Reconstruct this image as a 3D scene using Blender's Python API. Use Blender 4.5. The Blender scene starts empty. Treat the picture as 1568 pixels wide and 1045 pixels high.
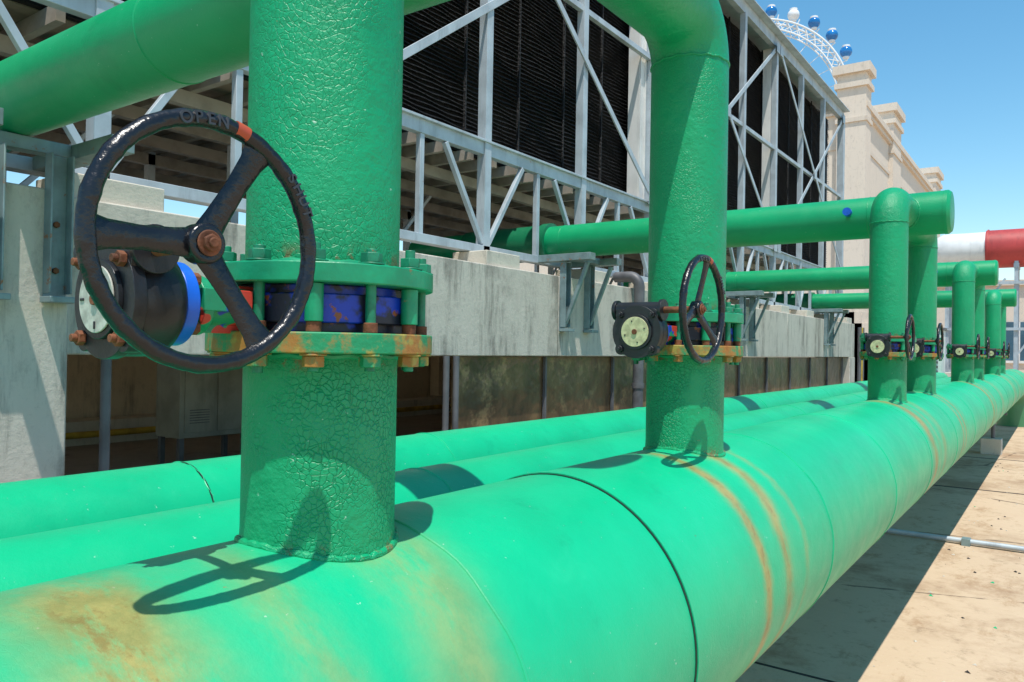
import bpy, math, random
from mathutils import Vector, Matrix
random.seed(7)
S=bpy.context.scene
pi=math.pi

# ---------------------------------------------------------------- nodes
class NT:
    def __init__(s,name):
        s.m=bpy.data.materials.new(name); s.m.use_nodes=True
        s.t=s.m.node_tree; s.n=s.t.nodes; s.l=s.t.links
        s.b=s.n['Principled BSDF']
        s.tc=s.n.new('ShaderNodeTexCoord').outputs['Object']
    def inp(s,sock,v):
        if hasattr(v,'is_linked') or isinstance(v,bpy.types.NodeSocket): s.l.new(v,sock)
        else:
            if isinstance(v,(tuple,list)) and len(v)==3 and sock.type=='RGBA': v=(*v,1)
            sock.default_value=v
    def math(s,op,a,b=0.0,c=None,clamp=False):
        n=s.n.new('ShaderNodeMath'); n.operation=op; n.use_clamp=clamp
        s.inp(n.inputs[0],a); s.inp(n.inputs[1],b)
        if c is not None: s.inp(n.inputs[2],c)
        return n.outputs[0]
    def map(s,scale=(1,1,1),loc=(0,0,0)):
        n=s.n.new('ShaderNodeMapping'); s.l.new(s.tc,n.inputs[0])
        n.inputs['Scale'].default_value=scale; n.inputs['Location'].default_value=loc
        return n.outputs[0]
    def noise(s,scale,detail=4,rough=.55,vec=None,dist=0):
        n=s.n.new('ShaderNodeTexNoise'); s.l.new(vec or s.tc,n.inputs['Vector'])
        n.inputs['Scale'].default_value=scale; n.inputs['Detail'].default_value=detail
        n.inputs['Roughness'].default_value=rough; n.inputs['Distortion'].default_value=dist
        return n.outputs['Fac']
    def voro(s,scale,feature='DISTANCE_TO_EDGE',out='Distance',vec=None):
        n=s.n.new('ShaderNodeTexVoronoi'); n.feature=feature
        s.l.new(vec or s.tc,n.inputs['Vector']); n.inputs['Scale'].default_value=scale
        return n.outputs[out]
    def ramp(s,fac,a,b):
        n=s.n.new('ShaderNodeMapRange'); s.inp(n.inputs[0],fac)
        n.inputs[1].default_value=a; n.inputs[2].default_value=b
        n.interpolation_type='SMOOTHSTEP'
        return n.outputs[0]
    def mix(s,f,a,b):
        n=s.n.new('ShaderNodeMix'); n.data_type='RGBA'
        s.inp(n.inputs[0],f); s.inp(n.inputs[6],a); s.inp(n.inputs[7],b)
        return n.outputs[2]
    def xyz(s):
        n=s.n.new('ShaderNodeSeparateXYZ'); s.l.new(s.tc,n.inputs[0]); return n.outputs
    def fin(s,col,rough=.5,metal=0,h=None,hs=.2,hd=.01,spec=.5):
        s.inp(s.b.inputs['Base Color'],col); s.inp(s.b.inputs['Roughness'],rough)
        s.b.inputs['Metallic'].default_value=metal
        s.b.inputs['Specular IOR Level'].default_value=spec
        if h is not None:
            n=s.n.new('ShaderNodeBump'); n.inputs['Strength'].default_value=hs
            n.inputs['Distance'].default_value=hd
            s.l.new(h,n.inputs['Height']); s.l.new(n.outputs[0],s.b.inputs['Normal'])
        return s.m
def sc(c,k): return tuple(x*k for x in c)

def simple(name,col,k2=.7,ns=4,rough=.5,metal=0,bs=60,hs=.15,hd=.004,rust=0,rscale=9,dirt=0):
    t=NT(name)
    c=t.mix(t.ramp(t.noise(ns,5),.35,.7),col,sc(col,k2))
    if dirt:
        v=t.map((1,1,.18))
        c=t.mix(t.math('MULTIPLY',t.ramp(t.noise(5,6,.7,v),.5,.75),dirt),c,sc(col,.3))
    if rust:
        r=t.ramp(t.noise(rscale,7,.7),.72-rust*.35,.80-rust*.35)
        rc=t.mix(t.noise(40,4),(.20,.055,.015),(.42,.17,.05))
        c=t.mix(r,c,rc)
    return t.fin(c,rough,metal,t.noise(bs,4),hs,hd)

def pipe_mat(name,col,crack=.0,stain=False,bump=.25,fade=.25,dull=1.0,riser=False):
    t=NT(name); p=t.xyz()
    c=t.mix(t.ramp(t.noise(1.6,6,.6),.3,.75),col,sc(col,.82))
    c=t.mix(t.math('MULTIPLY',t.ramp(t.noise(7,8,.7,dist=.6),.5,.8),fade),c,
            (col[0]+.05,min(1,col[1]*1.12+.04),min(1,col[2]*1.2+.05)))
    c=t.mix(t.math('MULTIPLY',t.ramp(t.noise(3.1,9,.72),.56,.76),.36*dull),c,sc(col,.42))
    v=t.map((1,14,1),(3,0,1)); w=t.map((14,1,3),(1,0,6))
    c=t.mix(t.math('MULTIPLY',t.ramp(t.noise(5,8,.8,v),.66,.74),.22),c,(.22,.62,.44))
    c=t.mix(t.math('MULTIPLY',t.ramp(t.noise(5,8,.8,w),.68,.76),.25),c,sc(col,.5))
    c=t.mix(t.math('MULTIPLY',t.ramp(t.noise(46,3,.6),.71,.74),.55),c,(.50,.68,.56))
    c=t.mix(t.math('MULTIPLY',t.ramp(t.noise(17,6,.75,t.map((1,1,1),(5,3,1))),.70,.735),.8),c,(.26,.17,.07))
    h=t.noise(70,6,.65)
    if stain:
        wob=t.math('MULTIPLY',t.math('SUBTRACT',t.noise(2.5,5,.65),.5),.22)
        y=t.math('FLOORED_MODULO',t.math('ADD',p[1],wob),7.2)
        tot=None
        for (y0,w,a) in ((.62,.12,1.15),(.93,.07,.50),(1.27,.12,.6),(2.98,.05,1.1),(3.27,.055,.95),(3.50,.03,.45)):
            g=t.math('DIVIDE',t.math('SUBTRACT',y,y0),w)
            g=t.math('MULTIPLY',t.math('EXPONENT',t.math('MULTIPLY',t.math('MULTIPLY',g,g),-1)),a)
            tot=g if tot is None else t.math('ADD',tot,g)
        side=t.ramp(p[0],-1.62,-1.30)
        nz=t.ramp(t.noise(3.2,8,.7,t.map((1,2.2,1),(2,0,7))),.25,.55)
        st=t.math('MULTIPLY',t.math('MULTIPLY',tot,side),nz,clamp=True)
        c=t.mix(t.math('MULTIPLY',st,.82),c,t.mix(t.ramp(t.noise(6,8,.75),.35,.65),(.44,.29,.08),(.28,.185,.045)))
        core=t.math('MULTIPLY',t.ramp(st,.75,1.0),t.ramp(t.noise(11,7,.8),.48,.60))
        c=t.mix(t.math('MULTIPLY',core,.5),c,(.19,.12,.035))
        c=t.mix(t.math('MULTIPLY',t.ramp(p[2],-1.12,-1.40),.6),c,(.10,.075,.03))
        rs=t.ramp(t.noise(6,7,.7,t.map((.35,2.2,.35),(0,4,0))),.58,.72)
        c=t.mix(t.math('MULTIPLY',t.math('MULTIPLY',rs,t.ramp(p[2],-.60,-1.1)),.40),c,(.05,.17,.07))
        e=t.voro(75); cm=t.ramp(t.noise(1.7,4,.6),.48,.62)
        ln=t.math('MULTIPLY',t.math('SUBTRACT',1,t.ramp(e,.0,.07)),cm)
        h=t.math('SUBTRACT',h,t.math('MULTIPLY',ln,.25))
    if crack:
        v=t.map((1,1,.85))
        n=t.n.new('ShaderNodeVectorMath'); n.operation='ADD'
        q=t.n.new('ShaderNodeTexNoise'); t.l.new(t.tc,q.inputs['Vector']); q.inputs['Scale'].default_value=30
        m2=t.n.new('ShaderNodeVectorMath'); m2.operation='SCALE'; m2.inputs['Scale'].default_value=.022
        t.l.new(q.outputs['Color'],m2.inputs[0]); t.l.new(v,n.inputs[0]); t.l.new(m2.outputs[0],n.inputs[1])
        e=t.voro(78,vec=n.outputs[0]); cm=t.ramp(t.noise(3.5,3,.5),.38,.56)
        low=t.ramp(p[2],.02,-.10)
        am=t.math('ADD',t.math('MULTIPLY',low,.60),.22)
        ln=t.math('MULTIPLY',t.math('MULTIPLY',t.math('SUBTRACT',1,t.ramp(e,.0,.11)),cm),am)
        c=t.mix(t.math('MULTIPLY',ln,.4*crack),c,sc(col,.35))
        h=t.math('SUBTRACT',t.math('ADD',h,t.math('MULTIPLY',t.noise(26,3,.5),1.6)),t.math('MULTIPLY',ln,1.5*crack))
        for (z0,w_,hi) in ((.185,.022,.57),(-.035,.02,.60),(-.452,.022,.58)):
            g=t.math('DIVIDE',t.math('SUBTRACT',p[2],z0),w_)
            g=t.math('EXPONENT',t.math('MULTIPLY',t.math('MULTIPLY',g,g),-1))
            f=t.math('MULTIPLY',g,t.ramp(t.noise(13,6,.75),hi-.06,hi+.03))
            c=t.mix(t.math('MULTIPLY',f,.8),c,(.22,.11,.04))
    return t.fin(c,t.math('ADD',.25,t.math('MULTIPLY',t.noise(8,4),.30)),0,h,bump,.006,.45)

m_main=pipe_mat('main_pipe_green_paint',(.003,.50,.232),0,True,.25,.18)
m_riser=pipe_mat('riser_green_paint',(.003,.345,.138),1.0,False,.55,.10)
m_cross=pipe_mat('crossover_green_paint',(.003,.335,.128),0,False,.25,.10)
m_p2=pipe_mat('pipeline_green_paint',(.003,.48,.218),0,False,.18,.15)
m_gap=simple('dark_seam',(.012,.03,.02))
t=NT('flange_green_rusty'); p=t.xyz()
r=t.ramp(t.noise(9,7,.7),.45,.59)
c=t.mix(r,(.008,.27,.11),t.mix(t.noise(35,4),(.26,.09,.015),(.46,.24,.05)))
c=t.mix(t.ramp(t.noise(14,5),.58,.66),c,(.36,.29,.06))
m_flr=t.fin(c,.6,0,t.noise(70,5),.4,.005)
m_flg=simple('flange_green_paint',(.006,.33,.15),.7,12,.4,rust=.30,rscale=16,hs=.3)
t=NT('valve_body_blue')
c=t.mix(t.ramp(t.noise(11,4),.42,.50),(.004,.04,.46),(.01,.012,.03))
c=t.mix(t.ramp(t.noise(17,5,.6,t.map((1,1,1),(3,1,4))),.60,.64),c,(.25,.07,.02))
m_blue=t.fin(c,.4,0,t.noise(60),.2,.004)
t=NT('valve_neck_mixed_paint')
n1=t.noise(13,2,.5,t.map((1,1,1),(1,7,2)))
c=t.mix(t.ramp(n1,.44,.47),(.01,.05,.45),(.01,.28,.13))
c=t.mix(t.ramp(t.noise(15,2,.5,t.map((1,1,1),(9,2,5))),.53,.56),c,(.55,.05,.03))
m_neck=t.fin(c,.4,0,t.noise(60),.2,.004)
m_cob=simple('bright_blue_paint',(.01,.13,.70),.6,10,.35)
m_black=simple('handwheel_black_paint',(.010,.011,.015),.6,12,.27,rust=.06,rscale=30,bs=45,hs=.6,hd=.006)
m_letter=simple('worn_letter_paint',(.045,.05,.06),.6,40,.4,hs=.3)
m_gear=simple('gearbox_black_paint',(.018,.020,.024),.6,14,.38,rust=.16,rscale=20,hs=.3)
m_rust=simple('rusty_steel',(.22,.075,.03),.45,25,.8,bs=90,hs=.6)
m_dial=simple('dial_plate',(.62,.60,.34),.6,40,.45,rust=.1,rscale=50)
m_dialw=simple('dial_plate_pale',(.58,.58,.50),.6,40,.45,rust=.2,rscale=40)
m_red=simple('red_paint',(.60,.10,.04),.7,8,.45,rust=.3)
m_bolt=simple('bolt_green_paint',(.008,.24,.12),.6,30,.45,rust=.24,rscale=26)

def concrete(name,c1,c2,streak=.7,streakcol=(.05,.048,.045),ns=2,hs=.4,lo=.50,hi=.66):
    t=NT(name)
    c=t.mix(t.noise(ns,8,.65),c1,c2)
    v=t.map((1,1,.12))
    st=t.ramp(t.noise(3.0,9,.75,v),lo,hi)
    blot=t.ramp(t.noise(1.1,8,.7,t.map((1,1,1),(4,4,4))),.36,.58)
    c=t.mix(t.math('MULTIPLY',t.math('MULTIPLY',st,blot),streak),c,streakcol)
    c=t.mix(t.math('MULTIPLY',t.ramp(t.noise(7,9,.8,t.map((1,1,.6),(9,1,2))),.52,.66),.35),c,sc(c1,.42))
    c=t.mix(t.math('MULTIPLY',t.ramp(t.noise(26,6,.7),.58,.7),.3),c,sc(c1,.5))
    return t.fin(c,.9,0,t.noise(22,9,.7),hs,.015,.2)
m_conc=concrete('weathered_concrete',(.64,.59,.51),(.51,.47,.40),.62,(.095,.086,.074),lo=.46,hi=.62)
m_conc2=concrete('pale_concrete',(.68,.63,.53),(.54,.49,.41),.3)
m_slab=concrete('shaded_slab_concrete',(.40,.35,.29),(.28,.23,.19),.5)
m_backw=concrete('stained_beige_wall',(.74,.62,.46),(.58,.46,.33),.6,(.12,.09,.06))
# ground
t=NT('rooftop_ground'); p=t.xyz()
c=t.mix(t.noise(.8,8,.65),(.62,.47,.325),(.51,.375,.25))
c=t.mix(t.math('MULTIPLY',t.ramp(t.noise(.45,9,.72,t.map((1,1,1),(7,2,0))),.48,.64),.70),c,(.30,.185,.11))
c=t.mix(t.math('MULTIPLY',t.ramp(t.noise(1.9,9,.78,t.map((1,.5,1),(1,5,0))),.52,.66),.65),c,(.34,.205,.11))
c=t.mix(t.math('MULTIPLY',t.ramp(t.noise(5,8,.75),.54,.70),.5),c,(.20,.13,.08))
c=t.mix(t.math('MULTIPLY',t.ramp(t.noise(30,4,.7),.60,.70),.4),c,(.68,.56,.43))
e=t.voro(.22,vec=t.map((1,1,1),(.3,1.7,0)))
c=t.mix(t.math('MULTIPLY',t.math('SUBTRACT',1,t.ramp(t.math('ADD',e,t.math('MULTIPLY',t.math('SUBTRACT',t.noise(3,6),.5),.05)),.0,.006)),.7),c,(.10,.07,.05))
m_ground=t.fin(c,.92,0,t.noise(14,9,.7),.45,.015,.2)
m_joint=simple('bitumen_joint',(.035,.03,.028),.6,5,.8)
m_steel=simple('galvanised_blue_steel',(.47,.53,.57),.78,3,.5,metal=.1,hs=.1,rust=.14,rscale=5,dirt=.45)
m_steeld=simple('dull_bracket_steel',(.24,.33,.34),.7,6,.5,metal=.2,rust=.34,rscale=7,dirt=.4)
m_white=simple('white_casing_panel',(.74,.73,.70),.85,2,.5,dirt=.35)
m_brown=simple('fill_underside_brown',(.30,.23,.165),.6,5,.8)
m_joist=simple('joist_grey_timber',(.38,.33,.27),.7,4,.75)
t=NT('black_fill_louvre'); 
c=t.mix(t.noise(1.2,6,.6),(.006,.006,.008),(.012,.0118,.012))
c=t.mix(t.math('MULTIPLY',t.ramp(t.noise(2.2,7,.7,t.map((1,1,.5))),.55,.75),.45),c,(.035,.032,.03))
w=t.math('MULTIPLY',t.voro(14,vec=t.map((1,.6,1))),1.5)
m_fill=t.fin(c,.55,0,t.math('ADD',t.noise(30,5,.7,t.map((1,1,2.5))),w),1.0,.03,.35)
t=NT('brown_polished_sheet')
c=t.mix(t.ramp(t.noise(1.4,6,.65,t.map((1,1,.6))),.35,.65),(.21,.135,.07),(.08,.055,.033))
c=t.mix(t.math('MULTIPLY',t.ramp(t.noise(3,8,.7),.52,.68),.7),c,(.38,.27,.14))
m_sheet=t.fin(c,.30,.3,t.noise(2.2,3),.5,.08)
m_cream=concrete('cream_render',(.74,.65,.55),(.68,.59,.49),.22,(.36,.30,.25),.3,.1)
m_creamtrim=concrete('cream_trim',(.74,.65,.55),(.62,.535,.44),.3,(.34,.28,.23),.5,.1)
m_grey=simple('grey_drain_pipe',(.13,.13,.14),.6,4,.5,hs=.2,dirt=.4)
m_cab=simple('grey_green_cabinet',(.27,.28,.23),.7,3,.45,rust=.15,dirt=.4)
m_yel=simple('yellow_pipe_paint',(.55,.36,.04),.6,5,.5)
m_whitep=simple('white_paint',(.78,.78,.76),.85,2,.45,dirt=.2)
m_redtank=simple('red_tank_paint',(.50,.055,.05),.7,1,.5,dirt=.5)
m_wheelw=simple('ferris_white_steel',(.75,.78,.80),.9,1,.5)
m_cabin=simple('ferris_blue_cabin',(.02,.20,.55),.6,.5,.15)
m_glass=simple('window_glass_blue',(.05,.14,.22),.6,.5,.1)
m_darkpipe=pipe_mat('old_dark_green_pipe',(.006,.17,.075),0,False,.3)

# ---------------------------------------------------------------- mesh builder
class MB:
    def __init__(s): s.v=[];s.f=[];s.mi=[];s.mats=[]
    def idx(s,m):
        if m not in s.mats: s.mats.append(m)
        return s.mats.index(m)
    def add(s,vs,fs,m):
        o=len(s.v); i=s.idx(m); s.v+= [tuple(v) for v in vs]
        for f in fs: s.f.append([k+o for k in f]); s.mi.append(i)
    def box(s,c,d,m,rot=None):
        vs=[]
        for x in(-.5,.5):
            for y in(-.5,.5):
                for z in(-.5,.5):
                    v=Vector((x*d[0],y*d[1],z*d[2]))
                    if rot: v=rot@v
                    vs.append(v+Vector(c))
        s.add(vs,[(0,1,3,2),(4,6,7,5),(0,4,5,1),(2,3,7,6),(0,2,6,4),(1,5,7,3)],m)
    def bb(s,a,b,m):
        s.box([(a[i]+b[i])/2 for i in range(3)],[abs(b[i]-a[i]) for i in range(3)],m)
    def beam(s,a,b,w,h,m,up=(0,0,1)):
        a=Vector(a);b=Vector(b);d=(b-a);L=d.length;d.normalize()
        u=Vector(up)
        if abs(d.dot(u))>.98: u=Vector((1,0,0))
        x=d.cross(u).normalized(); z=x.cross(d).normalized()
        vs=[]
        for p in(a,b):
            for sx,sz in((-1,-1),(1,-1),(1,1),(-1,1)):
                vs.append(p+x*sx*w/2+z*sz*h/2)
        s.add(vs,[(3,2,1,0),(4,5,6,7),(0,1,5,4),(1,2,6,5),(2,3,7,6),(3,0,4,7)],m)
    def tube(s,pts,r,m,seg=48,cap=True,closed=False):
        pts=[Vector(p) for p in pts]; n=len(pts)
        rs=r if isinstance(r,(list,tuple)) else [r]*n
        def tan(i):
            if closed: return (pts[(i+1)%n]-pts[i-1]).normalized()
            if i==0: return (pts[1]-pts[0]).normalized()
            if i==n-1: return (pts[-1]-pts[-2]).normalized()
            a=(pts[i]-pts[i-1]); b=(pts[i+1]-pts[i])
            if a.length<1e-7: return b.normalized()
            if b.length<1e-7: return a.normalized()
            return (a.normalized()+b.normalized()).normalized()
        t0=tan(0); u=Vector((0,0,1)) if abs(t0.z)<.9 else Vector((1,0,0))
        x=(u-t0*u.dot(t0)).normalized()
        vs=[]
        for i in range(n):
            tt=tan(i); x=(x-tt*x.dot(tt)).normalized(); y=tt.cross(x)
            for k in range(seg):
                a=2*pi*k/seg
                vs.append(pts[i]+(x*math.cos(a)+y*math.sin(a))*rs[i])
        fs=[]
        for i in range(n if closed else n-1):
            j=(i+1)%n
            for k in range(seg):
                k2=(k+1)%seg
                fs.append((i*seg+k,i*seg+k2,j*seg+k2,j*seg+k))
        if cap and not closed:
            fs.append(tuple(range(seg-1,-1,-1))); fs.append(tuple((n-1)*seg+k for k in range(seg)))
        s.add(vs,fs,m)
    def cyl(s,a,b,r,m,seg=32,cap=True): s.tube([a,b],r,m,seg,cap)
    def obj(s,name,parent=None,bevel=0,angle=35):
        me=bpy.data.meshes.new(name); me.from_pydata(s.v,[],s.f)
        for m in s.mats: me.materials.append(m)
        me.polygons.foreach_set('material_index',s.mi)
        me.polygons.foreach_set('use_smooth',[True]*len(s.f))
        me.update()
        me.set_sharp_from_angle(angle=math.radians(angle))
        o=bpy.data.objects.new(name,me); S.collection.objects.link(o)
        if parent: o.parent=parent
        if bevel:
            b=o.modifiers.new('b','BEVEL'); b.width=bevel; b.segments=2; b.limit_method='ANGLE'; b.angle_limit=math.radians(40)
            b.harden_normals=False
        return o
def empty(name,loc=(0,0,0)):
    e=bpy.data.objects.new(name,None); e.location=loc; e.empty_display_size=.2
    S.collection.objects.link(e); return e
def arc(c,a0,a1,r,ax1,ax2,n=14):
    c=Vector(c);ax1=Vector(ax1);ax2=Vector(ax2)
    return [c+ax1*r*math.cos(a0+(a1-a0)*i/n)+ax2*r*math.sin(a0+(a1-a0)*i/n) for i in range(n+1)]

XM,ZM,RM=-1.41,-.948,.513
GZ=-2.5
odd=[1.205+7.2*k for k in range(4)]
even=[3.345+7.2*k+(.04 if k else 0) for k in range(4)]
crossY=[2.12+7.2*k for k in range(4)]
ZC,RC=1.53,.23
r=.175

# ---------------------------------------------------------------- main header
b=MB()
pts=[(XM,y,ZM) for y in [-4+ i*.5 for i in range(74)]]
ye=pts[-1][1]
pts+=arc((XM,ye,ZM-.8),pi/2,0,.8,(0,1,0),(0,0,1),14)[1:]
pts+=[(XM,ye+.8,GZ)]
b.tube(pts,RM,m_main,96)
for y,w,hh in ((2.25,.03,.007),):
    b.tube([(XM,y,ZM),(XM,y+w,ZM)],RM+hh,m_main,96)
    b.tube([(XM,y-.009,ZM),(XM,y-.0005,ZM)],RM+.0035,m_gap,96)
def seam(b,y,x,z,R,m,hh=.004):
    n=96;ps=[(x+(R)*math.cos(2*pi*i/n),y+.004*math.sin(i*.9),z+(R)*math.sin(2*pi*i/n)) for i in range(n)]
    b.tube(ps,hh,m,8,closed=True)
for y in (-.6,1.40,3.98,5.75,7.5,9.5,11.6,13.4,15.0,17.0,19.2,21.4,24.0,26.4,29): seam(b,y,XM,ZM,RM,m_main,.0045)
b.obj('main_header_pipe')

# parallel pipelines
for (x,z,R,ys) in ((-2.50,-.888,.30,(-.5,2.75,5.3,8.8,12,15.5,19,23)),(-3.50,-.889,.30,(.1,2.13,3.9,7.2,10.5,14,18,22))):
    b=MB(); b.tube([(x,-4+i,z) for i in range(36)],R,m_p2,64)
    for y in ys: seam(b,y,x,z,R,m_p2,.005)
    if x<-3: b.tube([(x,ys[1]-.004,z),(x,ys[1]+.004,z)],R+.0045,m_gap,64)
    b.obj('pipeline')

# ---------------------------------------------------------------- risers + valves
Z_L0,Z_L1,Z_U0,Z_U1=-.018,.026,.128,.170
def riser(y,target):
    sgn=1 if target>y else -1
    rb=.22
    b=MB()
    b.tube([(XM,y,ZM+RM-.06),(XM,y,ZM+RM+.02),(XM,y,-.25),(XM,y,Z_L0)],[r+.004,r,r,r],m_riser,72)
    top=[(XM,y,Z_U1),(XM,y,.6),(XM,y,1.0),(XM,y,ZC-rb)]
    top+=arc((XM,y+sgn*rb,ZC-rb),pi,pi/2,rb,(0,sgn,0),(0,0,1),14)[1:]
    top+=[(XM,target-sgn*.1,ZC)]
    b.tube(top,r,m_riser,72)
    ps=[]; n=144
    for i in range(n):
        a=2*pi*i/n; rr=r+.002; cx=rr*math.cos(a)
        ps.append((XM+cx,y+rr*math.sin(a),ZM+math.sqrt(RM*RM-cx*cx)+.001+.0015*math.sin(i*1.3)+.001*math.sin(i*.47)))
    b.tube(ps,.0095,m_riser,10,closed=True)
    n=64
    ps=[(XM+r*math.cos(2*pi*i/n),y+r*math.sin(2*pi*i/n),ZC-rb+.003*math.sin(i*1.7)) for i in range(n)]
    b.tube(ps,.006,m_riser,8,closed=True)
    ps=[]
    for i in range(n):
        a=2*pi*i/n; cx=r*math.cos(a)*1.02; cz=r*math.sin(a)*1.02
        ps.append((XM+cx,target-sgn*math.sqrt(max(0,RC*RC-cz*cz)),ZC+cz))
    b.tube(ps,.010,m_riser,8,closed=True)
    for z in (Z_L0-.004,Z_U1+.004):
        ps=[(XM+(r+.002)*math.cos(2*pi*i/n),y+(r+.002)*math.sin(2*pi*i/n),z+.002*math.sin(i*1.7)) for i in range(n)]
        b.tube(ps,.009,m_flg,8,closed=True)
    b.obj('riser_pipe')

def letters(word,ang,R,cx,cy,cz,parent):
    n=len(word); step=math.radians(6.4)
    for i,ch in enumerate(word):
        th=math.radians(ang)-step*(i-(n-1)/2)
        cu=bpy.data.curves.new('letter','FONT'); cu.body=ch; cu.size=.028; cu.extrude=.0018
        cu.align_x='CENTER'; cu.offset=.0004
        o=bpy.data.objects.new('tmp',cu); S.collection.objects.link(o)
        dg=bpy.context.evaluated_depsgraph_get(); me=bpy.data.meshes.new_from_object(o.evaluated_get(dg))
        bpy.data.objects.remove(o)
        me.materials.clear(); me.materials.append(m_letter)
        me.transform(Matrix.Translation((0,-.0098,0)))
        Mx=Matrix(((0,0,1,cx),(math.sin(th),math.cos(th),0,cy+R*math.cos(th)),(-math.cos(th),math.sin(th),0,cz+R*math.sin(th)),(0,0,0,1)))
        me.transform(Mx)
        q=bpy.data.objects.new('raised_letter_'+ch.lower(),me); S.collection.objects.link(q); q.parent=parent

def valve(y,near,spin=0,lead=False):
    root=empty('butterfly_valve')
    fr=.256
    b=MB()
    b.cyl((XM,y,Z_L0),(XM,y,Z_L1),fr,m_flr,72)
    b.obj('lower_flange',root,.003)
    b=MB()
    b.cyl((XM,y,Z_U0),(XM,y,Z_U1),fr,m_flg,72)
    b.obj('upper_flange',root,.003)
    b=MB()
    b.cyl((XM,y,Z_L1),(XM,y,Z_U0),.195,m_blue,64)
    b.cyl((XM,y,Z_L1+.02),(XM,y,Z_U0-.02),.212,m_blue,64)
    b.obj('wafer_body',root,.003)
    b=MB(); nb=12
    rnd=random.Random(int(y*10))
    for i in range(nb):
        a=2*pi*(i+.5)/nb; px=XM+.228*math.cos(a); py=y+.228*math.sin(a)
        e1=rnd.uniform(.030,.048); e2=rnd.uniform(.034,.05)
        b.cyl((px,py,Z_L0-e1),(px,py,Z_U1+e2),.0115,m_bolt,12)
        b.cyl((px,py,Z_L1),(px,py,Z_L1+.022),.016,m_rust,12)
        for z0,z1 in ((Z_L0-.028,Z_L0-.0055),(Z_U1+.0055,Z_U1+.026)):
            ph=rnd.random(); 
            hx=[(px+.0235*math.cos(ph+k*pi/3),py+.0235*math.sin(ph+k*pi/3)) for k in range(6)]
            b.add([(x_,y_,z0) for x_,y_ in hx]+[(x_,y_,z1) for x_,y_ in hx],
                  [(5,4,3,2,1,0),(6,7,8,9,10,11)]+[(k,(k+1)%6,6+(k+1)%6,6+k) for k in range(6)],m_flr if z0<0 else m_bolt)
        b.cyl((px,py,Z_U1+.0005),(px,py,Z_U1+.005),.028,m_bolt,20)
        b.cyl((px,py,Z_L0-.005),(px,py,Z_L0-.0005),.028,m_flr,20)
        if i%2==0: b.cyl((px,py,Z_L1+.022),(px,py,Z_U0-.001),.019,m_flg,16)
    b.obj('flange_bolts',root,.0015)
    zc=.075
    b=MB()
    b.cyl((XM,y-.19,zc),(XM,y-.372,zc),.042,m_neck,32)
    b.cyl((XM,y-.32,zc),(XM,y-.342,zc),.060,m_neck,32)
    b.box((XM,y-.27,zc-.005),(.03,.14,.10),m_neck)
    b.box((XM+.03,y-.29,zc+.01),(.06,.11,.045),m_neck)
    b.cyl((XM,y-.3655,zc),(XM,y-.392,zc),.082,m_cob,40)
    for i in range(4):
        a=pi/4+i*pi/2
        b.cyl((XM+.066*math.cos(a),y-.35,zc+.066*math.sin(a)),(XM+.066*math.cos(a),y-.365,zc+.066*math.sin(a)),.014,m_rust,6)
    b.obj('valve_neck',root,.002)
    b=MB()
    b.tube([(XM,y-.3925,zc),(XM,y-.402,zc),(XM,y-.42,zc),(XM,y-.468,zc),(XM,y-.484,zc)],[.082,.094,.103,.103,.096],m_gear,56)
    b.cyl((XM,y-.4845,zc),(XM,y-.508,zc),.108,m_gear,56)
    b.cyl((XM,y-.5085,zc),(XM,y-.518,zc),.072,m_gear,40)
    b.cyl((XM,y-.5185,zc),(XM,y-.522,zc),.061,m_dialw if lead else m_dial,40)
    b.cyl((XM,y-.5225,zc),(XM,y-.528,zc),.011,m_rust,20)
    if lead:
        b.box((XM+.018,y-.5245,zc+.016),(.05,.003,.014),m_cob,Matrix.Rotation(-.7,3,'Y'))
        for i in (0,3,6,9): 
            a=i*pi/6
            b.box((XM+.047*math.cos(a),y-.5232,zc+.047*math.sin(a)),(.014,.002,.005),m_gear,Matrix.Rotation(-a,3,'Y'))
    elif near:
        for i in (0,3,6,9):
            a=i*pi/6+.3
            b.box((XM+.045*math.cos(a),y-.5232,zc+.045*math.sin(a)),(.006,.002,.006),m_gear)
    for i in range(4):
        a=pi/4+i*pi/2
        ex,ez=XM+.099*math.cos(a),zc+.099*math.sin(a)
        b.cyl((ex,y-.480,ez),(ex,y-.5075,ez),.025,m_gear,24)
        b.tube([(ex,y-.5085,ez),(ex,y-.521,ez)],.0145,m_rust if lead else m_gear,6)
        b.cyl((ex,y-.521,ez),(ex,y-.531,ez),.0075,m_rust if lead else m_gear,12)
    zs=.165; ys=y-.4675
    b.tube([(XM-.10,ys,zs),(XM+.09,ys,zs)],.034,m_gear,32)
    b.tube([(XM+.0905,ys,zs),(XM+.105,ys,zs)],.044,m_gear,32)
    b.tube([(XM-.115,ys,zs),(XM-.1005,ys,zs)],.042,m_gear,32)
    b.bb((XM-.065,ys-.014,zc),(XM+.065,ys+.05,zs),m_gear)
    b.tube([(XM+.105,ys,zs),(XM+.262,ys,zs)],.0135,m_rust,20)
    b.obj('worm_gearbox',root,.0025)
    hw=empty('handwheel',(0,0,0)); hw.parent=root
    wx=XM+.268; R=.201
    b=MB(); n=144
    ps=[(wx,ys+R*math.cos(2*pi*i/n),zs+R*math.sin(2*pi*i/n)) for i in range(n)]
    b.tube(ps,[.0140+.0013*max(0,math.sin(i*2*pi/n*18))**2+.0003*math.sin(i*2.1) for i in range(n)],m_black,20,closed=True)
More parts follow.
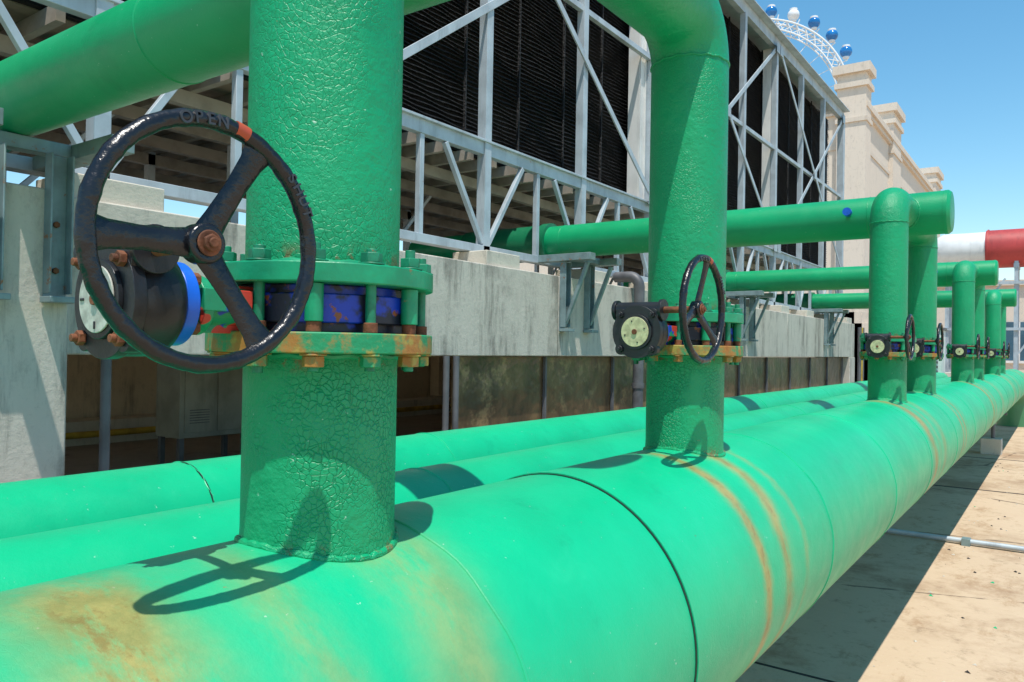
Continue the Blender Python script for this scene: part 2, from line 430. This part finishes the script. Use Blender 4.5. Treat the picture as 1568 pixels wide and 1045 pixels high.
    for k in range(3):
        a=math.radians(62+120*k+spin)
        d=Vector((0,math.cos(a),math.sin(a))); s_=Vector((0,-math.sin(a),math.cos(a)))
        prof=[(.020,.027,-.024),(.05,.0235,-.021),(.11,.0205,-.012),(.165,.0235,-.004),(.186,.029,-.001),(.197,.040,0)]
        c0=Vector((wx,ys,zs)); vs=[];fs=[]
        for (q,w,off) in prof:
            for sx,sy in((-1,-.6),(-.7,.55),(-.25,1),(.25,1),(.7,.55),(1,-.6),(.2,-1.2),(-.2,-1.2)):
                vs.append(c0+d*q+s_*w*sx+Vector((off+ .0065*sy,0,0)))
        for i in range(len(prof)-1):
            for j in range(8):
                fs.append((i*8+j,i*8+(j+1)%8,(i+1)*8+(j+1)%8,(i+1)*8+j))
        b.add(vs,fs,m_black)
    b.tube([(wx-.045,ys,zs),(wx-.042,ys,zs),(wx-.010,ys,zs),(wx-.006,ys,zs)],[.030,.034,.034,.030],m_black,40)
    b.cyl((wx-.006,ys,zs),(wx-.002,ys,zs),.022,m_rust,32)
    b.tube([(wx-.002,ys,zs),(wx+.006,ys,zs)],.0155,m_rust,6)
    b.cyl((wx+.006,ys,zs),(wx+.011,ys,zs),.0085,m_rust,16)
    b.obj('rim_and_spokes',hw,.0018)
    if near:
        letters('OPEN',97,R,wx+.0142,ys,zs,hw)
        letters('SHUT',32,R,wx+.0142,ys,zs,hw)
        b=MB(); 
        ps=[(wx+.0012,ys+(R+.001)*math.cos(math.radians(a)),zs+(R+.001)*math.sin(math.radians(a))) for a in range(72,80)]
        b.tube(ps,.0141,m_red,16); b.obj('red_mark',hw)

for k in range(4):
    riser(odd[k],crossY[k]); riser(even[k],crossY[k])
    valve(odd[k],k==0,0,k==0); valve(even[k],k==0,(17,40,75,10)[k])

# crossover pipes
for k,y in enumerate(crossY):
    b=MB()
    b.tube([(-8.6+i*.5,y,ZC) for i in range(15)]+[(-1.02,y,ZC)],RC,m_cross,72)
    b.tube([(-1.02,y,ZC),(-.985,y,ZC),(-.955,y,ZC),(-.95,y,ZC)],[RC+.004,RC+.004,RC-.02,RC-.04],m_cross,72)
    for x in (-1.75,-3.6,-5.75):
        n=64; ps=[(x,y+RC*math.cos(2*pi*i/n),ZC+RC*math.sin(2*pi*i/n)) for i in range(n)]
        b.tube(ps,.005,m_cross,8,closed=True)
    b.tube([(-6.1,y,ZC),(-5.98,y,ZC)],RC+.05,m_darkpipe,64)
    b.tube([(-7.5,y,ZC),(-6.1005,y,ZC)],RC+.03,m_darkpipe,64)
    b.cyl((-1.93,y-RC+.01,ZC+.02),(-1.93,y-RC-.06,ZC+.03),.022,m_whitep,20)
    b.cyl((-1.93,y-RC-.0605,ZC+.03),(-1.93,y-RC-.125,ZC+.035),.045,m_cob,24)
    b.obj('crossover_pipe',None,0)

# ---------------------------------------------------------------- wall beam, pillars
WX=-5.6
b=MB()
ycut=[-3,1.9,5.3,8.9,12.5,16.1,19.7,23.3,27.4]
for i in range(len(ycut)-1):
    b.bb((WX-.28,ycut[i]+.006,-.10),(WX,ycut[i+1]-.006,1.0),m_conc)
b.bb((WX-.27,-3,-.09),(WX-.01,27.39,.985),m_gap)
b.obj('concrete_wall',None,.012)
b=MB()
b.bb((WX+.02,.9,-1.45),(WX+.26,2.42,.98),m_conc)
b.bb((WX+.02,.9,GZ-.1),(WX+.26,2.42,-1.455),m_conc)
b.obj('concrete_pillar',None,.015)
for y in (26.9,):
    b=MB(); b.bb((WX-.28,y-.3,GZ-.1),(WX+.03,y+.45,-.102),m_conc); b.obj('concrete_pillar',None,.01)
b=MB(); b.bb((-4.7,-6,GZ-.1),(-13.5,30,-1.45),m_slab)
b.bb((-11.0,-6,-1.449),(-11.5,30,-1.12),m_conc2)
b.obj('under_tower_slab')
b=MB(); b.bb((WX-.285,-3,.75),(-13,27.4,.995),m_conc2); b.obj('basin_slab')
b=MB(); b.bb((-11.6,-6,-1.45),(-11.9,30,.20),m_backw)
for yy in range(-5,30,3): b.bb((-11.55,yy,-1.1),(-11.3,yy+.3,.745),m_backw)
b.obj('back_wall')
b=MB(); b.cyl((-10.8,-5,-1.28),(-10.8,28,-1.28),.045,m_yel,16); b.obj('yellow_pipe')
b=MB()
b.bb((-8.8,5.0,-1.12),(-8.3,5.95,.1),m_cab); b.bb((-8.298,5.06,-1.06),(-8.285,5.46,.05),m_cab); b.bb((-8.298,5.49,-1.06),(-8.285,5.89,.05),m_cab)
for yy in(5.05,5.9):
    for xx in(-8.35,-8.75): b.bb((xx-.03,yy-.03,-1.45),(xx+.03,yy+.03,-1.12),m_grey)
for i in range(6): b.bb((-8.284,5.12,-.95+i*.03),(-8.278,5.38,-.94+i*.03),m_grey)
b.obj('electrical_cabinet',None,.008)
for y in (2.75,6.45,6.62,12.9):
    b=MB(); b.cyl((WX+.1,y,-1.45),(WX+.1,y,-.1),.035,m_grey,20); b.cyl((WX+.1,y,-1.45),(WX+.1,y,-1.43),.08,m_grey,20); b.obj('conduit_post')
b=MB(); y=6.9
while y<26:
    w=1.9
    b.bb((WX-.20,y,-1.4),(WX-.18,y+w,-.11),m_sheet)
    b.bb((WX-.17,y+w,-1.45),(WX-.13,y+w+.04,-.11),m_grey)
    y+=w+.05
b.obj('sheet_metal_screen')
b=MB()
ps=[(WX-.3,11.1,1.18),(WX-.05,11.1,1.18)]+arc((WX-.05,11.1,1.0),pi/2,0,.18,(1,0,0),(0,0,1),8)[1:]+[(WX+.13,11.1,-1.5)]
b.tube(ps,.085,m_grey,32)
for z in (.2,-.6): b.cyl((WX+.13,11.1,z),(WX+.13,11.1,z+.08),.1,m_grey,32)
b.obj('drain_pipe')
b=MB()
for dy in (0,.25,.45): b.cyl((WX+.1,27.7+dy,-2.5),(WX+.1,27.7+dy,.9),.06,m_grey if dy!=.25 else m_yel,16)
b.obj('riser_conduits')

# pipe brackets
for k,y in enumerate(crossY):
    b=MB(); bx=WX+(.262 if k==0 else 0); D=.20 if k==0 else .33
    for dy in (-D,D):
        b.bb((bx+.001,y+dy-.07,.28),(bx+.012,y+dy+.07,1.20),m_steeld)
        b.bb((bx+.0125,y+dy-.07,.30),(bx+.10,y+dy-.058,1.20),m_steeld)
        b.bb((bx+.0125,y+dy+.058,.30),(bx+.10,y+dy+.07,1.20),m_steeld)
        b.bb((bx+.0125,y+dy-.09,.24),(bx+.16,y+dy+.09,.2785),m_steeld)
        if k: b.beam((bx+.06,y+dy,.35),(bx+.40,y+dy,1.18),.05,.05,m_steeld)
        for z in (.45,.75): b.tube([(bx+.0125,y+dy,z),(bx+.03,y+dy,z)],.022,m_rust,6)
    b.bb((WX-.35,y-.45,1.201),(bx+.50,y-.30,1.297),m_steeld)
    b.bb((WX-.35,y+.30,1.201),(bx+.50,y+.45,1.297),m_steeld)
    b.bb((WX+.12,y-.2995,1.21),(WX+.24,y+.2995,1.296),m_steeld)
    b.obj('pipe_bracket',None,.004)

# ---------------------------------------------------------------- cooling tower
ct=empty('cooling_tower')
TX=-6.0; TZ0,TZ1=2.52,7.9; cells=[-1.9,5.3,12.5,19.7,26.9]
b=MB()
b.beam((TX,-1.9,TZ0),(TX,27.0,TZ0),.10,.16,m_steel)
b.beam((TX+.06,-1.9,TZ0+.09),(TX+.06,27.0,TZ0+.09),.06,.03,m_steel)
b.beam((TX,-1.9,5.2),(TX,27.0,5.2),.08,.09,m_steel)
b.beam((TX-.02,-1.9,TZ1),(TX-.02,27.1,TZ1),.14,.26,m_steel)
b.beam((TX+.06,-1.9,TZ1+.15),(TX+.06,27.1,TZ1+.15),.34,.03,m_steel)
b.beam((TX,-1.9,1.24),(TX,27.0,1.24),.14,.10,m_steel)
for c in range(4):
    y0,y1=cells[c],cells[c+1]
    for i in range(3):
        y=y0+2.4*i
        w=.13
        b.beam((TX+.005,y,1.20),(TX+.005,y,TZ1-.12),w,w,m_steel,up=(0,1,0))
        b.beam((TX+.005,y+1.2,1.29),(TX+.005,y+1.2,TZ0-.08),.07,.07,m_steel,up=(0,1,0))
        b.beam((TX+.03,y+.06,1.32),(TX+.03,y+.80,TZ0-.09),.06,.06,m_steel)
        b.beam((TX+.03,y+2.34,1.32),(TX+.03,y+1.60,TZ0-.09),.06,.06,m_steel)
    b.beam((TX+.075,y0,TZ0+.1),(TX+.075,y1,TZ1-.1),.025,.10,m_steel)
    b.beam((TX+.105,y0,TZ1-.1),(TX+.105,y1,TZ0+.1),.025,.10,m_steel)
    for (yy,zz) in ((y0+3.6,5.2),(y0+.15,TZ0+.15),(y1-.15,TZ0+.15),(y0+.15,TZ1-.2),(y1-.15,TZ1-.2)):
        b.box((TX+.125,yy,zz),(.012,.24,.24),m_steel)
b.beam((TX,26.93,1.2),(TX,26.93,TZ1),.2,.2,m_steel,up=(0,1,0))
for x in (-7.8,-9.6,-11.6):
    b.beam((x,-1.9,1.15),(x,27,1.15),.12,.10,m_steel)
    for j in range(13):
        y=-1.9+2.4*j; b.beam((x,y,1.0),(x,y,2.45),.10,.10,m_steel,up=(0,1,0))
        if j%2==0: b.beam((x,y,1.2),(x,y+1.1,2.4),.05,.05,m_steel)
b.obj('steel_frame',ct,.004)
b=MB()
for c,hw_ in zip(cells[1:4],(.1,.32,.08)):
    b.bb((TX-.28,c-hw_,TZ0+.1),(TX-.07,c+hw_,TZ1-.14),m_white)
    if hw_>.3:
        for q in (-.3,-.1,.1,.3): b.bb((TX-.069,c+q-.012,TZ0+.1),(TX-.045,c+q+.012,TZ1-.14),m_white)
b.obj('casing_panels',ct)
b=MB()
b.bb((-6.42,-1.9,TZ0+.05),(-6.50,26.9,TZ1-.1),m_fill)
z=TZ0+.10; j=0
while z<TZ1-.15:
    n=260; vs=[];fs=[]
    for i in range(n+1):
        y=-1.9+28.7*i/n
        dz=.010*math.sin(y*2.3+j*.15)+.008*math.sin(y*9.1+j*1.1); dx=.02*math.sin(y*1.7+z)
        vs+=[(-6.41+dx,y,z+dz+.05),(-6.35+dx,y,z+dz+.008),(-6.35+dx,y,z+dz)]
    for i in range(n):
        o=i*3; fs+=[(o,o+1,o+4,o+3),(o+1,o+2,o+5,o+4)]
    b.add(vs,fs,m_fill); z+=.058; j+=1
for j in range(24): 
    y=-1.9+1.2*j
    b.bb((-6.35,y-.012,TZ0+.06),(-6.315,y+.012,TZ1-.12),m_fill)
b.obj('fill_louvres',ct)
b=MB()
b.bb((-6.5,-1.9,TZ0+.04),(-12,26.9,TZ0+.14),m_brown)
for j in range(58):
    y=-1.8+.5*j; b.bb((-6.2,y-.035,TZ0-.10),(-12,y+.035,TZ0+.035),m_joist)
for x in (-6.9,-7.8,-8.7,-9.6,-10.6,-11.5): b.bb((x-.05,-1.9,TZ0-.24),(x+.05,26.9,TZ0-.102),m_joist)
b.bb((-6.505,-1.9,TZ0+.145),(-12,26.9,TZ1-.02),m_white)
b.bb((-6.0,-1.95,TZ1+.17),(-12.2,27.1,TZ1+.22),m_steel)
b.obj('casing_body',ct)
b=MB()
for c in range(4):
    y=cells[c]+3.6
    b.tube([(-9.2,y,TZ1+.22),(-9.2,y,TZ1+.5),(-9.2,y,TZ1+1.1)],[1.7,1.5,1.6],m_white,48)
b.obj('fan_stacks',ct)
b=MB()
b.cyl((-6.15,12,TZ1+.34),(-6.15,26.8,TZ1+.34),.045,m_cross,16)
b.tube([(-6.3,16.2,TZ1+.2),(-6.3,16.2,TZ1+1.0),(-6.25,16.5,TZ1+1.3),(-6.2,17.4,TZ1+1.35),(-6.2,18.2,TZ1+1.0),(-6.2,18.3,TZ1+.3)],.12,m_cross,20)
b.obj('roof_water_line',ct)
b=MB()
for j in range(13):
    y=-1.9+2.4*j
    if y<27: b.bb((TX-.2,y-.35,.996),(WX-.06,y+.35,1.185),m_conc2)
b.obj('concrete_plinths',ct,.01)

# ---------------------------------------------------------------- ground
b=MB(); b.add([(-1500,-1500,GZ),(1500,-1500,GZ),(1500,1500,GZ),(-1500,1500,GZ)],[(0,1,2,3)],m_ground); b.obj('ground')
b=MB(); b.cyl((-4.6,11.8,GZ+.05),(9,11.8,GZ+.05),.035,m_steel,16)
for x in range(-3,9,2): b.bb((x-.05,11.72,GZ),(x+.05,11.88,GZ+.09),m_steeld)
b.obj('ground_conduit')
b=MB()
b.bb((-4.6,16.78,GZ-.02),(12,16.84,GZ+.006),m_joint); b.bb((-4.6,6.2,GZ-.02),(12,6.23,GZ+.004),m_joint)
b.bb((-4.6,22.1,GZ-.02),(12,22.15,GZ+.006),m_joint)
b.obj('expansion_joints')
# scattered grit and paint flakes on the roof deck
b=MB(); rg=random.Random(3)
for i in range(420):
    x=rg.uniform(-1.2,3.5); y=rg.uniform(3,24); s_=rg.uniform(.008,.03)
    a=rg.random()*6
    q=[Vector((x+s_*math.cos(a+k*2.1)*rg.uniform(.6,1.2),y+s_*math.sin(a+k*2.1)*rg.uniform(.6,1.2),GZ+.002)) for k in range(3)]
    top=Vector((x,y,GZ+s_*.7))
    b.add(q+[top],[(0,1,3),(1,2,3),(2,0,3)],rg.choice((m_conc,m_joint,m_conc2,m_joint,m_p2)))
b.obj('grit')
for y in (23.3,-3.0):
    b=MB(); b.bb((XM-.26,y-.22,GZ-.02),(XM+.2,y+.22,GZ+.40),m_conc2)
    b.cyl((XM,y,GZ+.4),(XM,y,ZM-RM+.02),.045,m_grey,20); b.bb((XM-.3,y-.06,ZM-RM-.03),(XM+.3,y+.06,ZM-RM+.03),m_grey)
    b.obj('pipe_support',None,.015)

# ---------------------------------------------------------------- background
bd=empty('cream_building')
b=MB()
b.bb((-9.4,47.3,GZ),(-34,82,14.3),m_cream)
b.bb((-9.34,47.24,11.9),(-34.1,82.1,12.15),m_creamtrim)
b.bb((-9.22,47.12,13.9),(-34.1,82.2,14.15),m_creamtrim)
b.bb((-9.08,47.0,14.151),(-34.2,82.3,14.45),m_creamtrim)
b.bb((-9.36,47.26,14.451),(-34.2,82.2,14.95),m_cream)
def block(b,x0,x1,y0,y1):
    b.bb((x0,y0,GZ),(x1,y1,15.3),m_cream)
    b.bb((x0+.14,y0-.14,15.301),(x1-.14,y1+.14,15.6),m_creamtrim)
    b.bb((x0,y0,15.601),(x1,y1,16.1),m_cream)
    b.bb((x0+.22,y0-.22,16.101),(x1-.22,y1+.22,16.6),m_creamtrim)
    b.bb((x0+.08,y0-.08,13.3),(x1-.08,y1+.08,13.55),m_creamtrim)
block(b,-9.13,-10.7,46.9,48.3); block(b,-9.13,-11,55.6,58.6); block(b,-9.13,-11,76.5,80)
b.bb((-9.2,47.1,1.5),(-34.3,82.3,1.9),m_creamtrim)
b.bb((-8.9,46.7,-2.5),(-34.3,82.4,-.5),m_creamtrim)
b.obj('walls_and_cornice',bd)
b=MB()
for y in (50.5,52.8,61,64,67,70): b.bb((-9.39,y,5),(-9.35,y+1.1,9.2),m_glass)
b.obj('windows',bd)
b=MB(); b.bb((-8.2,50,GZ),(40,50.5,3.9),m_cream); b.bb((-8.2,49.8,3.901),(40,50.7,4.2),m_creamtrim)
for i in range(10):
    x=-2.6+i*3.2; b.bb((x,49.95,-.2),(x+1.5,49.99,1.9),m_glass); b.bb((x-.1,49.9,-.35),(x+1.6,49.988,-.21),m_whitep); b.bb((x+.72,49.92,-.2),(x+.78,49.948,1.9),m_whitep)
b.obj('perimeter_wall')
b=MB()
for i in range(5): b.bb((-8.2+i*.35,40,GZ),(-10-.0*i,46,2.6-i*.55-.001*i),m_creamtrim)
b.obj('concrete_steps')
tk=empty('storage_tank')
b=MB()
ty=40.0; tz=4.75
b.tube([(-4.9,ty,tz),(-4.75,ty,tz),(-4.4,ty,tz),(-2.75,ty,tz)],[.35,.6,.78,.78],m_whitep,48)
b.tube([(-2.75,ty,tz),(-2.74,ty,tz),(6,ty,tz),(6.3,ty,tz)],[.84,.84,.84,.4],m_redtank,48)
for x in (-2.7,-.5,1.7,4): b.cyl((x,ty,tz),(x+.06,ty,tz),.88,m_redtank,48)
b.obj('shell',tk)
b=MB()
for x in (-4.2,-1.6,1,4):
    for dy in(-.5,.5): b.beam((x,ty+dy,GZ),(x,ty+dy,tz-.6),.15,.15,m_steel,up=(0,1,0))
    b.beam((x,ty-.6,tz-.8),(x,ty+.6,tz-.8),.2,.2,m_steel)
    b.beam((x,ty-.5,0),(x+2.2,ty-.5,3.4),.08,.08,m_steel)
b.beam((-5,ty-.6,1.2),(6,ty-.6,1.2),.12,.12,m_steel); b.beam((-5,ty-.6,3.2),(6,ty-.6,3.2),.12,.12,m_steel)
b.obj('support_frame',tk)
b=MB(); b.bb((-6,36,GZ),(12,37,-.9),m_creamtrim); b.bb((-6.1,35.9,-.899),(12.1,37.1,-.7),m_conc2); b.obj('low_parapet')
b=MB(); b.bb((-4.5,30.5,GZ),(-3.4,31.6,.9),m_whitep); b.bb((-4.55,30.45,.901),(-3.35,31.65,.98),m_grey)
for i in range(8): b.bb((-4.4,30.47,-.6+i*.16),(-3.5,30.498,-.52+i*.16),m_grey)
b.obj('ventilation_unit')

# ferris wheel
fw=empty('ferris_wheel')
C=Vector((-45.9,139.2,44.6)); Rf=17.6
vd=Vector((C.x,C.y,0)).normalized(); rt=Vector((vd.y,-vd.x,0)); up=Vector((0,0,1))
b=MB(); N=28
for off in (-1.0,1.0):
    for RR,tr in ((Rf-1.7,.17),(Rf-3.4,.13)):
        b.tube([C+vd*off+rt*RR*math.cos(2*pi*i/112)+up*RR*math.sin(2*pi*i/112) for i in range(112)],tr,m_wheelw,8,closed=True)
for i in range(N*2):
    a=2*pi*i/(N*2); a2=2*pi*(i+1)/(N*2)
    e=lambda a,R,o: C+vd*o+rt*R*math.cos(a)+up*R*math.sin(a)
    for off in(-1,1):
        b.cyl(e(a,Rf-1.7,off),e(a2,Rf-3.4,off),.09,m_wheelw,6); b.cyl(e(a2,Rf-1.7,off),e(a,Rf-3.4,off),.09,m_wheelw,6)
    b.cyl(e(a,Rf-1.7,-1),e(a,Rf-1.7,1),.09,m_wheelw,6)
    if i%2==0: b.cyl(C,e(a,Rf-3.4,0),.06,m_wheelw,6); b.cyl(e(a,Rf-1.7,0),e(a,Rf-.4,0),.12,m_wheelw,6)
b.cyl(C-vd*2.5,C+vd*2.5,1.3,m_wheelw,24)
for s1 in(-1,1):
    for s2 in(-1,1): b.cyl(C+vd*2.4*s1,C+vd*6*s1+rt*11*s2-up*47.1,.5,m_wheelw,12)
b.obj('rim_and_supports',fw)
b=MB()
for i in range(N):
    a=2*pi*(i+.35)/N; c=C+rt*Rf*math.cos(a)+up*Rf*math.sin(a)
    k=10; 
    b.tube([c+up*(1.05*math.cos(pi*j/k)) for j in range(k+1)],[max(.03,1.05*math.sin(pi*j/k)) for j in range(k+1)],m_cabin if i%5 else m_wheelw,16)
    b.cyl(c+up*.80,c+up*1.12,.7,m_wheelw,12); b.cyl(c-up*1.15,c-up*.85,.55,m_wheelw,12)
b.obj('cabins',fw)

# ---------------------------------------------------------------- light, sky, camera
sd=Vector((.14,-.177,.616)).normalized()
L=bpy.data.lights.new('sun','SUN'); L.energy=5.0; L.angle=math.radians(.53); L.color=(1,.95,.87)
lo=bpy.data.objects.new('sun',L); S.collection.objects.link(lo); lo.rotation_euler=sd.to_track_quat('Z','Y').to_euler(); lo.location=(5,-5,30)
W=bpy.data.worlds.new('World'); S.world=W; W.use_nodes=True
nt=W.node_tree; bg=nt.nodes['Background']; sk=nt.nodes.new('ShaderNodeTexSky'); sk.sky_type='NISHITA'
sk.sun_disc=False; sk.sun_elevation=math.asin(sd.z); sk.sun_rotation=math.atan2(sd.x,sd.y)
sk.air_density=1.15; sk.dust_density=.15; sk.ozone_density=1.6
hs=nt.nodes.new('ShaderNodeHueSaturation'); hs.inputs['Hue'].default_value=.485; hs.inputs['Saturation'].default_value=1.28; hs.inputs['Value'].default_value=1.5
nt.links.new(sk.outputs[0],hs.inputs['Color']); nt.links.new(hs.outputs[0],bg.inputs[0]); bg.inputs[1].default_value=.12

cam=bpy.data.cameras.new('camera'); co=bpy.data.objects.new('camera',cam); S.collection.objects.link(co)
cam.sensor_width=36; cam.lens=1175/1568*36; cam.clip_start=.05; cam.clip_end=4000
yaw=math.radians(35.6); pit=math.radians(.53); rl=math.radians(1.0)
F=Vector((-math.sin(yaw)*math.cos(pit),math.cos(yaw)*math.cos(pit),math.sin(pit)))
Rt=Vector((math.cos(yaw),math.sin(yaw),0)); Up=Rt.cross(F)
R2=Rt*math.cos(rl)+Up*math.sin(rl); U2=Up*math.cos(rl)-Rt*math.sin(rl)
Mx=Matrix((R2,U2,-F)).transposed().to_4x4(); co.matrix_world=Mx
S.camera=co
for o in S.objects:
    if o.parent is None: o.location.z+=-GZ
S.view_settings.view_transform='Standard'; S.view_settings.look='None'; S.view_settings.exposure=0
